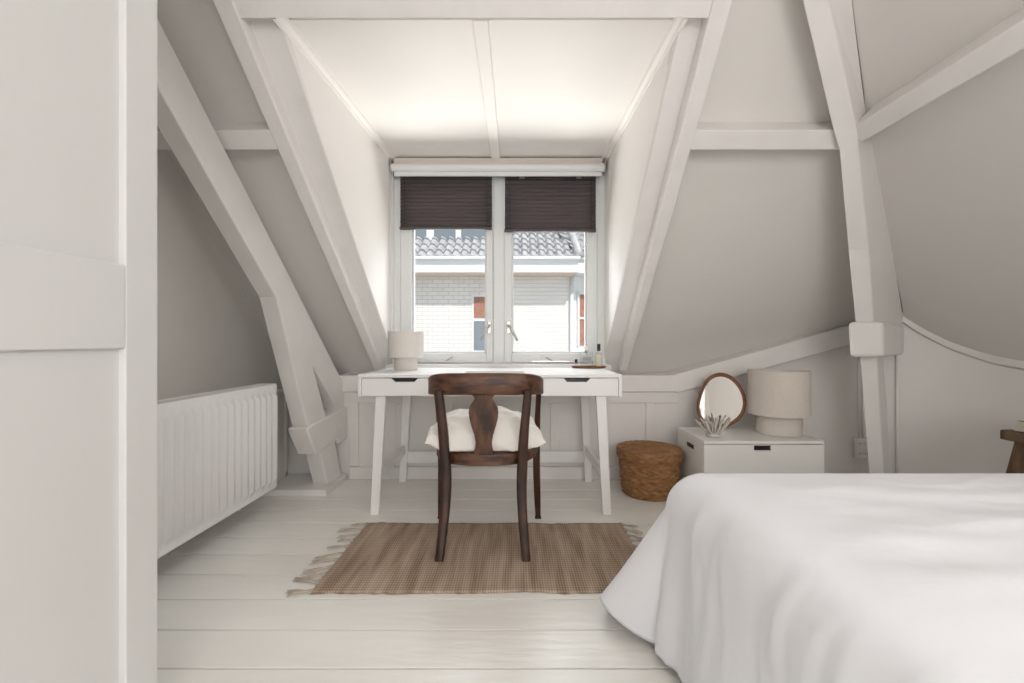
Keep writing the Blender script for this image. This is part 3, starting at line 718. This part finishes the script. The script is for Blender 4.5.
# ------------------------------------------------------------------ rug
RX0, RX1, RY0, RY1 = -0.772, 0.545, 1.655, 2.282
RG = thing('rug', ((RX0+RX1)/2, (RY0+RY1)/2, 0), 'brown woven jute rug with fringed end lying under the chair', 'rug')
bm = BM(); nx, ny = 120, 40; g = []
cxr, cyr = (RX0+RX1)/2, (RY0+RY1)/2
for layer in (0, 1):
    gg = []
    for i in range(nx+1):
        row = []
        for j in range(ny+1):
            u, v = i/nx, j/ny
            x = RX0+(RX1-RX0)*u; y_ = RY0+(RY1-RY0)*v
            y_ += (0.012*nz(x*7, 1.3, 0)+0.007*nz(x*25, 4, 0))*(1 if v < .5 else 1.2)*(abs(2*v-1)**3)+0.012*(u-0.35)*(1-v)
            x += 0.006*nz(3, y_*9, 0)*abs(2*u-1)**4
            z = 0.001 if layer == 0 else 0.008+0.003*max(0, nz(x*4, y_*6, 2))+0.007*max(0, 1-v*14)*max(0, nz(x*6, 7, 2))
            row.append(bm.verts.new((x-cxr, y_-cyr, z)))
        gg.append(row)
    g.append(gg)
for i in range(nx):
    for j in range(ny):
        bm.faces.new((g[1][i][j], g[1][i+1][j], g[1][i+1][j+1], g[1][i][j+1])); bm.faces.new((g[0][i][j+1], g[0][i+1][j+1], g[0][i+1][j], g[0][i][j]))
for i in range(nx):
    bm.faces.new((g[0][i][0], g[0][i+1][0], g[1][i+1][0], g[1][i][0])); bm.faces.new((g[1][i][ny], g[1][i+1][ny], g[0][i+1][ny], g[0][i][ny]))
for j in range(ny):
    bm.faces.new((g[1][0][j], g[1][0][j+1], g[0][0][j+1], g[0][0][j])); bm.faces.new((g[0][nx][j], g[0][nx][j+1], g[1][nx][j+1], g[1][nx][j]))
link('woven_mat', bm, M['jute'], RG, smooth=True)
rnd = random.Random(3)
for side, x0 in ((-1, RX0), (1, RX1)):
    nt_ = 11
    for k in range(nt_):
        yy = RY0+0.01+(RY1-RY0-0.02)*k/(nt_-1)
        bm = BM(); Lf = rnd.uniform(0.05, 0.105) * (1.2 if k == 0 else 1); base = rnd.uniform(-0.5, 0.35)-0.15
        for m_ in range(7):
            ang = base+rnd.uniform(-0.3, 0.3); yo = rnd.uniform(-0.02, 0.02)
            p0 = V(x0-cxr-side*0.004, yy-cyr+yo, 0.008)
            knot = V(x0-cxr+side*0.022, yy-cyr+base*0.02, 0.008)
            mid = knot+V(side*math.cos(ang)*Lf*0.5, math.sin(ang)*Lf*0.5, 0.0)+V(0, rnd.uniform(-.008, .008), 0)
            end = knot+V(side*math.cos(ang+rnd.uniform(-.5, .5))*Lf, math.sin(ang)*Lf, -0.003)
            tube(bm, [p0, knot, mid, end], [0.0022, 0.0030, 0.0022, 0.0012], 5)
        link('tassel', bm, M['fringe'], RG, smooth=True)

# ------------------------------------------------------------------ basket
B = thing('wicker_basket', (0.835, 2.765, 0), 'round brown wicker basket with lid on the floor beside the desk', 'basket')
def wickerbody(prof, n=150, amp=0.006, rows=60):
    bm = BM(); rings = []
    zs = [prof[0][1]+(prof[-1][1]-prof[0][1])*i/rows for i in range(rows+1)]
    def rr(z):
        for (r0, z0), (r1, z1) in zip(prof[:-1], prof[1:]):
            if z <= z1+1e-9: return r0+(r1-r0)*(z-z0)/(z1-z0+1e-9)
        return prof[-1][0]
    for iz, z in enumerate(zs):
        ring = []
        for k in range(n):
            a = k*2*PI/n
            band = int(z/0.033); ph = a*17+(band % 2)*PI
            tw = math.sin(ph+(z % 0.033)/0.033*PI*1.2*(1 if band % 2 else -1))
            rope = abs(math.sin(PI*z/0.033))**0.5
            r = rr(z)+amp*(0.65*tw*rope+0.5*rope-0.4)+0.004*nz(math.cos(a)*4, math.sin(a)*4, z*30)
            ring.append(V(r*math.cos(a), r*math.sin(a), z))
        rings.append(ring)
    loft(bm, rings); return bm
link('basket_body', wickerbody(amp=0.009, prof=[(0.160, 0.0), (0.172, 0.08), (0.180, 0.16), (0.184, 0.232)]), M['wicker'], B, smooth=True)
bm = BM(); rings = []
for r, z in [(0.184, 0.225), (0.193, 0.227), (0.197, 0.235), (0.196, 0.265), (0.198, 0.278), (0.194, 0.286), (0.182, 0.287)]:
    rings.append([V((r+0.003*math.sin(k*2*PI/150*30+z*200))*math.cos(k*2*PI/150), (r+0.003*math.sin(k*2*PI/150*30+z*200))*math.sin(k*2*PI/150), z) for k in range(150)])
for i in range(1, 22):
    r = 0.182*(1-i/22); rings.append([V(r*math.cos(k*2*PI/150), r*math.sin(k*2*PI/150), 0.285+0.003*math.sin(i*2.6)+0.0025*math.sin(k*2*PI/150*26+i)*(r/0.18)) for k in range(150)])
loft(bm, rings); link('basket_lid', bm, M['wicker'], B, smooth=True)

# ------------------------------------------------------------------ low cabinet with its things
CD, CZ = 2.45, 0.396
K = thing('low_cabinet', (1.38, CD, 0), 'low off-white cabinet with finger pull, behind the bed', 'cabinet')
kx0, kx1 = 1.046-1.38, 1.718-1.38  # left and right ends
def kb(name, rects, m=M['cab'], bev=0.002, parent=K):
    bm = BM()
    for a in rects: box(bm, *a)
    return link(name, bm, m, parent, bevel=bev)
kb('cabinet_top', [(kx0, kx1, 0.0, 0.40, CZ-0.018, CZ)])
kb('body', [(kx0, kx0+0.016, 0.018, 0.40, 0.0, CZ-0.018), (kx1-0.016, kx1, 0.018, 0.40, 0, CZ-0.018), (kx0+0.016, kx1-0.016, 0.38, 0.40, 0, CZ-0.018), (kx0+0.016, kx1-0.016, 0.03, 0.38, 0.02, 0.04)])
hc0, hc1 = (754-CX)*CD/F-1.38, (771-CX)*CD/F-1.38; hz0, hz1 = H-(450.5-CY)*CD/F, H-(445.5-CY)*CD/F
zt = CZ-0.021
dd = kb('door', [(kx0+0.002, hc0, 0.0, 0.016, 0.02, zt), (hc1, kx1-0.002, 0.0, 0.016, 0.02, zt), (hc0, hc1, 0, 0.016, 0.02, hz0), (hc0, hc1, 0, 0.016, hz1, zt)], bev=0)
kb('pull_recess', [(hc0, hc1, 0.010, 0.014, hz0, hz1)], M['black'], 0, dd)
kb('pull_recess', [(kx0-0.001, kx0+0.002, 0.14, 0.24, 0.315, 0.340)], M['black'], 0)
drum_lamp('table_lamp', ((778.5-CX)/F*2.66, 2.66, CZ+0.0005), 0.166, 0.262, 0.124, 0.118, M['shade'], 'large beige drum table lamp standing on the low cabinet beside the mirror', 'lamp')
# egg shaped mirror leaning back
MR = thing('table_mirror', ((720.5-CX)/F*2.79, 2.79, CZ), 'egg shaped mirror in dark wooden frame, standing on the low cabinet', 'mirror', rz=0)
MR.rotation_euler = (-0.12, 0, -0.46)
def egg(k, sc=1.0):
    a = 2*PI*k/72
    r = 0.158*sc*(1+0.075*math.cos(2*(a-1.15))+0.05*math.cos(3*a+0.9)+0.01)
    return (r*math.cos(a)*0.93, 0.172+r*math.sin(a)*1.06)
bm = BM(); rings = []
for k in range(72):
    x, z = egg(k); xi, zi = egg(k, 0.865)
    rings.append([V(xi, -0.010, zi), V((x+xi)/2, -0.014, (z+zi)/2), V(x, -0.006, z), V(x, 0.012, z), V(xi, 0.012, zi)])
loft(bm, rings, cap=False, closed=True); link('mirror_frame', bm, M['rust'], MR, smooth=True)
bm = BM(); prism(bm, [V(*[egg(k, 0.885)[0], -0.002, egg(k, 0.885)[1]]) for k in range(72)], V(0, 0.005, 0)); link('mirror_glass', bm, M['mirror'], MR)
# coral
rnd = random.Random(11)
bm = BM()
lathe(bm, [(0.035, 0), (0.045, 0.006), (0.03, 0.02), (0.005, 0.024)], 20)
for k in range(24):
    a = k*2.399; sp = 0.15+0.85*((k+0.5)/24)**0.6; tilt = sp*1.0
    d_ = V(math.cos(a)*math.sin(tilt), math.sin(a)*math.sin(tilt)*0.6, math.cos(tilt)); Lc = rnd.uniform(0.085, 0.13)*(1-0.15*sp)
    p0 = V(math.cos(a)*0.022*sp, math.sin(a)*0.018*sp, 0.01)
    bend = V(0, 0, 0.018*sp)
    pts_ = [p0+d_*Lc*t+bend*(t*t)*1.3+V(rnd.uniform(-.002, .002), rnd.uniform(-.002, .002), 0) for t in (0, .25, .5, .75, 0.95, 1)]
    r = rnd.uniform(0.0062, 0.0080)
    tube(bm, pts_, [r, r*1.0, r*0.85, r*0.75, r*0.6, r*0.2], 7)
co = link('coral_ornament', bm, M['coral'], smooth=True); co.location = ((713.5-CX)/F*2.565, 2.565, CZ)
tag(co, 'pale branching coral ornament on the low cabinet in front of the mirror', 'ornament')

# ------------------------------------------------------------------ wall socket and cables
def onwall(px, py):
    # on the short angled stretch of wall beside the post
    k = (px-CX)/F
    for a, b in zip(pl[:-1], pl[1:]):
        s = (b[1]-a[1])/(b[0]-a[0]+1e-9); d = (a[1]-a[0]*s)/(1-k*s)
        if a[0]-1e-6 <= k*d <= b[0]+1e-6: return P(px, py, d)
    return P(px, py, 2.98)
so_ = onwall(859.5, 447.5)
SK = thing('wall_socket', (so_.x, so_.y-0.001, so_.z), 'white four gang power socket on the wall beside the leaning post', 'socket', rz=math.atan2(-0.06, 1.14))
hw, hh = 0.043, 0.068
bm = BM(); box(bm, -hw, hw, -0.03, 0, -hh, hh); link('socket_plate', bm, M['cable'], SK, bevel=0.006, seg=3)
for x in (-0.021, 0.021):
    for z in (-0.034, 0.034):
        bm = BM(); lathe(bm, [(0.018, 0), (0.0185, 0.003), (0.015, 0.003), (0.014, 0.001)], 20)
        bmesh.ops.rotate(bm, verts=bm.verts, cent=(0, 0, 0), matrix=Matrix.Rotation(PI/2, 3, 'X')); bmesh.ops.translate(bm, verts=bm.verts, vec=(x, -0.03, z))
        ow = link('outlet', bm, M['cable'], SK, autos=40)
        bm = BM()
        for q_ in (-0.006, 0.006): tube(bm, [(x+q_, -0.0335, z), (x+q_, -0.0325, z)], 0.0028, 8)
        link('outlet_hole', bm, M['black'], ow)
bm = BM(); a = onwall(857, 346); 
tube(bm, [onwall(857.5, 345)+V(0, -.008, 0), onwall(858, 400)+V(0, -.008, 0), onwall(858.5, 438)+V(0, -.008, 0)], 0.005, 8)
tube(bm, [onwall(862, 345)+V(0, -.008, 0), onwall(862, 400)+V(0, -.008, 0), onwall(862, 438)+V(0, -.008, 0)], 0.005, 8)
o = link('power_cable', bm, M['cable'], smooth=True); tag(o, 'twin white cable conduit running down the wall into the socket', 'cable')
bm = BM(); tube(bm, [(2.497, 2.885, 0.0), (2.497, 2.885, 0.9)], 0.007, 8)
o = link('corner_pipe', bm, M['cable'], smooth=True); tag(o, 'thin painted pipe running down the wall corner right of the post', 'pipe')

# ------------------------------------------------------------------ bed
BED = thing('bed', (1.40, 0.45, 0), 'wide bed in the right foreground, almost hidden under its white duvet', 'bed')
bm = BM(); box(bm, 0.62-1.40, 2.15-1.40, -1.0-0.45, 1.34-0.45, 0.10, 0.26); link('bed_base', bm, M['oldwood'], BED, bevel=0.01)
for x in (0.68, 2.05):
    for y_ in (-0.9, 1.26):
        bm = BM(); box(bm, x-1.40, x+0.05-1.40, y_-0.45, y_+0.05-0.45, 0, 0.10); link('leg', bm, M['oldwood'], BED)
bm = BM(); box(bm, 0.61-1.40, 2.16-1.40, -1.0-0.45, 1.35-0.45, 0.262, 0.50); link('mattress', bm, M['mattress'], BED, bevel=0.05, seg=4)
# duvet: a sheet laid over the mattress, falling at the sides, with a flared corner
XL, YF, ZT_, RR = 0.575, 1.335, 0.545, 0.11
def duvet_pt(s, t):
    a = max(0, XL-s); b = max(0, t-YF)
    x = max(s, XL); y_ = min(t, YF)
    if a == 0 and b == 0:
        m = 1.0
        e = min(1, min(s-XL, YF-t)/0.2)
        z = ZT_+0.012*(e)+ (0.014*nz(s*2.3, t*3.2, 4)+0.009*nz(s*3.5+2*t, t*9, 8)*1.0)*e
        z += 0.010*max(0, nz(s*1.5+4, t*5, 1))*e
        for q1, q2, q3, am in ((1.3, 6.0, 2, .010), (2.6, 8.0, 7, .007), (4.0, 3.0, 9, .005)):
            rg = max(0, 1-2.6*abs(nz(s*q1+0.6*nz(s*2, t*2, q3), t*q2+0.9*nz(s*3, t*3, 1), q3))); z += am*rg*rg*e*min(1, max(0.15, (s-0.75)*1.5))
        return V(x, y_, z)
    r = (a**4+b**4)**0.25; th = math.atan2(b, a)*1.0; cor = math.sin(2*min(PI/2, th*1.25))**2 if a > 0 and b > 0 else 0
    q = RR*PI/2
    if r < q: out, dr = RR*math.sin(r/RR), RR*(1-math.cos(r/RR))
    else:
        e = r-q; c = 0.05+0.50*cor; c = 0.05+0.50*cor; out = RR+c*e; dr = RR+e*math.sqrt(max(0, 1-c*c))
    k = min(1, r/0.5)
    along = t if b == 0 else (s if a == 0 else 0)
    rip = 0.0
    if b == 0: rip = (0.014*math.sin(t*21+2.2*nz(t*3, 1, 2))+0.010*nz(t*14, r*2, 5))*k**1.3
    elif a == 0: rip = (0.012*math.sin(s*19))*k**1.3
    else: rip = (0.020*math.sin(th*5.0+0.6))*k*0.8+0.008*nz(th*5, r*3, 5)*k
    if b == 0:
        rg = max(0, 1-2.4*abs(nz(t*7+0.5*nz(t*3, r*3, 6), r*1.6, 2.5))); rip += 0.012*rg*rg*min(1, r/0.25)
        rg = max(0, 1-2.8*abs(nz(t*15+0.8*nz(t*3, r*5, 1), r*2.5, 7.5))); rip += 0.006*rg*rg*min(1, r/0.2)
    out += rip
    dxn, dyn = (-math.cos(th), math.sin(th)) if (a > 0 or b > 0) else (0, 0)
    z = ZT_-dr
    x += dxn*out; y_ += dyn*out
    if z < 0.012:
        z = 0.012+0.004*math.sin(x*60)
    return V(x, y_, z)
bm = BM()
smin, smax = XL-0.585, 2.14; tmin, tmax = -0.9, YF+0.54
ns, nt_ = 170, 190
gr = []
for i in range(ns+1):
    row = []
    for j in range(nt_+1):
        s = smin+(smax-smin)*i/ns; t = tmin+(tmax-tmin)*j/nt_
        # hem slightly wavy
        row.append(bm.verts.new(duvet_pt(s, t)))
    gr.append(row)
for i in range(ns):
    for j in range(nt_): bm.faces.new((gr[i][j], gr[i+1][j], gr[i+1][j+1], gr[i][j+1]))
dv = link('duvet', bm, M['duvet'], smooth=True)
m = dv.modifiers.new('t', 'SOLIDIFY'); m.thickness = 0.008; m.offset = -1
tag(dv, 'white cotton duvet spread over the bed and hanging at the corner', 'duvet')

# ------------------------------------------------------------------ stool with newspapers at the right edge
ST = thing('wooden_stool', (2.42, 1.9, 0), 'rustic dark wooden stool at the right edge behind the bed', 'stool')
sz = 0.545
bm = BM(); rings = []
for i in range(15):
    x = -0.19+0.38*i/14; hwid = 0.13+0.008*nz(i*0.7, 2, 0); dz_ = 0.006*nz(i*0.9, 5, 0)
    rings.append([V(x, -hwid, 0.50+dz_), V(x, -hwid-0.006, 0.525), V(x, -hwid, sz+dz_*0.5), V(x, hwid, sz+dz_*0.5), V(x, hwid, 0.50+dz_)])
loft(bm, rings); link('seat', bm, M['oldwood'], ST, bevel=0.006)
for sx in (-1, 1):
    for sy in (-1, 1):
        bm = BM(); a = V(sx*0.135, sy*0.075, 0.503); b = V(sx*0.215, sy*0.13, 0); 
        hexa(bm, [b+V(-.02, -.02, 0), b+V(.02, -.02, 0), b+V(.02, .02, 0), b+V(-.02, .02, 0), a+V(-.024, -.022, 0), a+V(.024, -.022, 0), a+V(.024, .022, 0), a+V(-.024, .022, 0)])
        link('leg', bm, M['oldwood'], ST, bevel=0.005)
NP = thing('newspaper', (2.405, 1.9, sz+0.003), 'folded newspaper held by a dark strap on the wooden stool', 'newspaper', rz=0.12)
for i in range(1):
    bm = BM()
    for k in range(7): box(bm, -0.155+0.003*k, 0.16-0.002*k, -0.125+0.002*k, 0.10, 0.0015+0.006*k, 0.0068+0.006*k)
    link('folded_pages', bm, M['paper'], NP, bevel=0.002)
bm = BM(); box(bm, -0.125, -0.113, -0.128, 0.104, 0.0, 0.045); link('strap', bm, M['black'], NP, bevel=0.002)
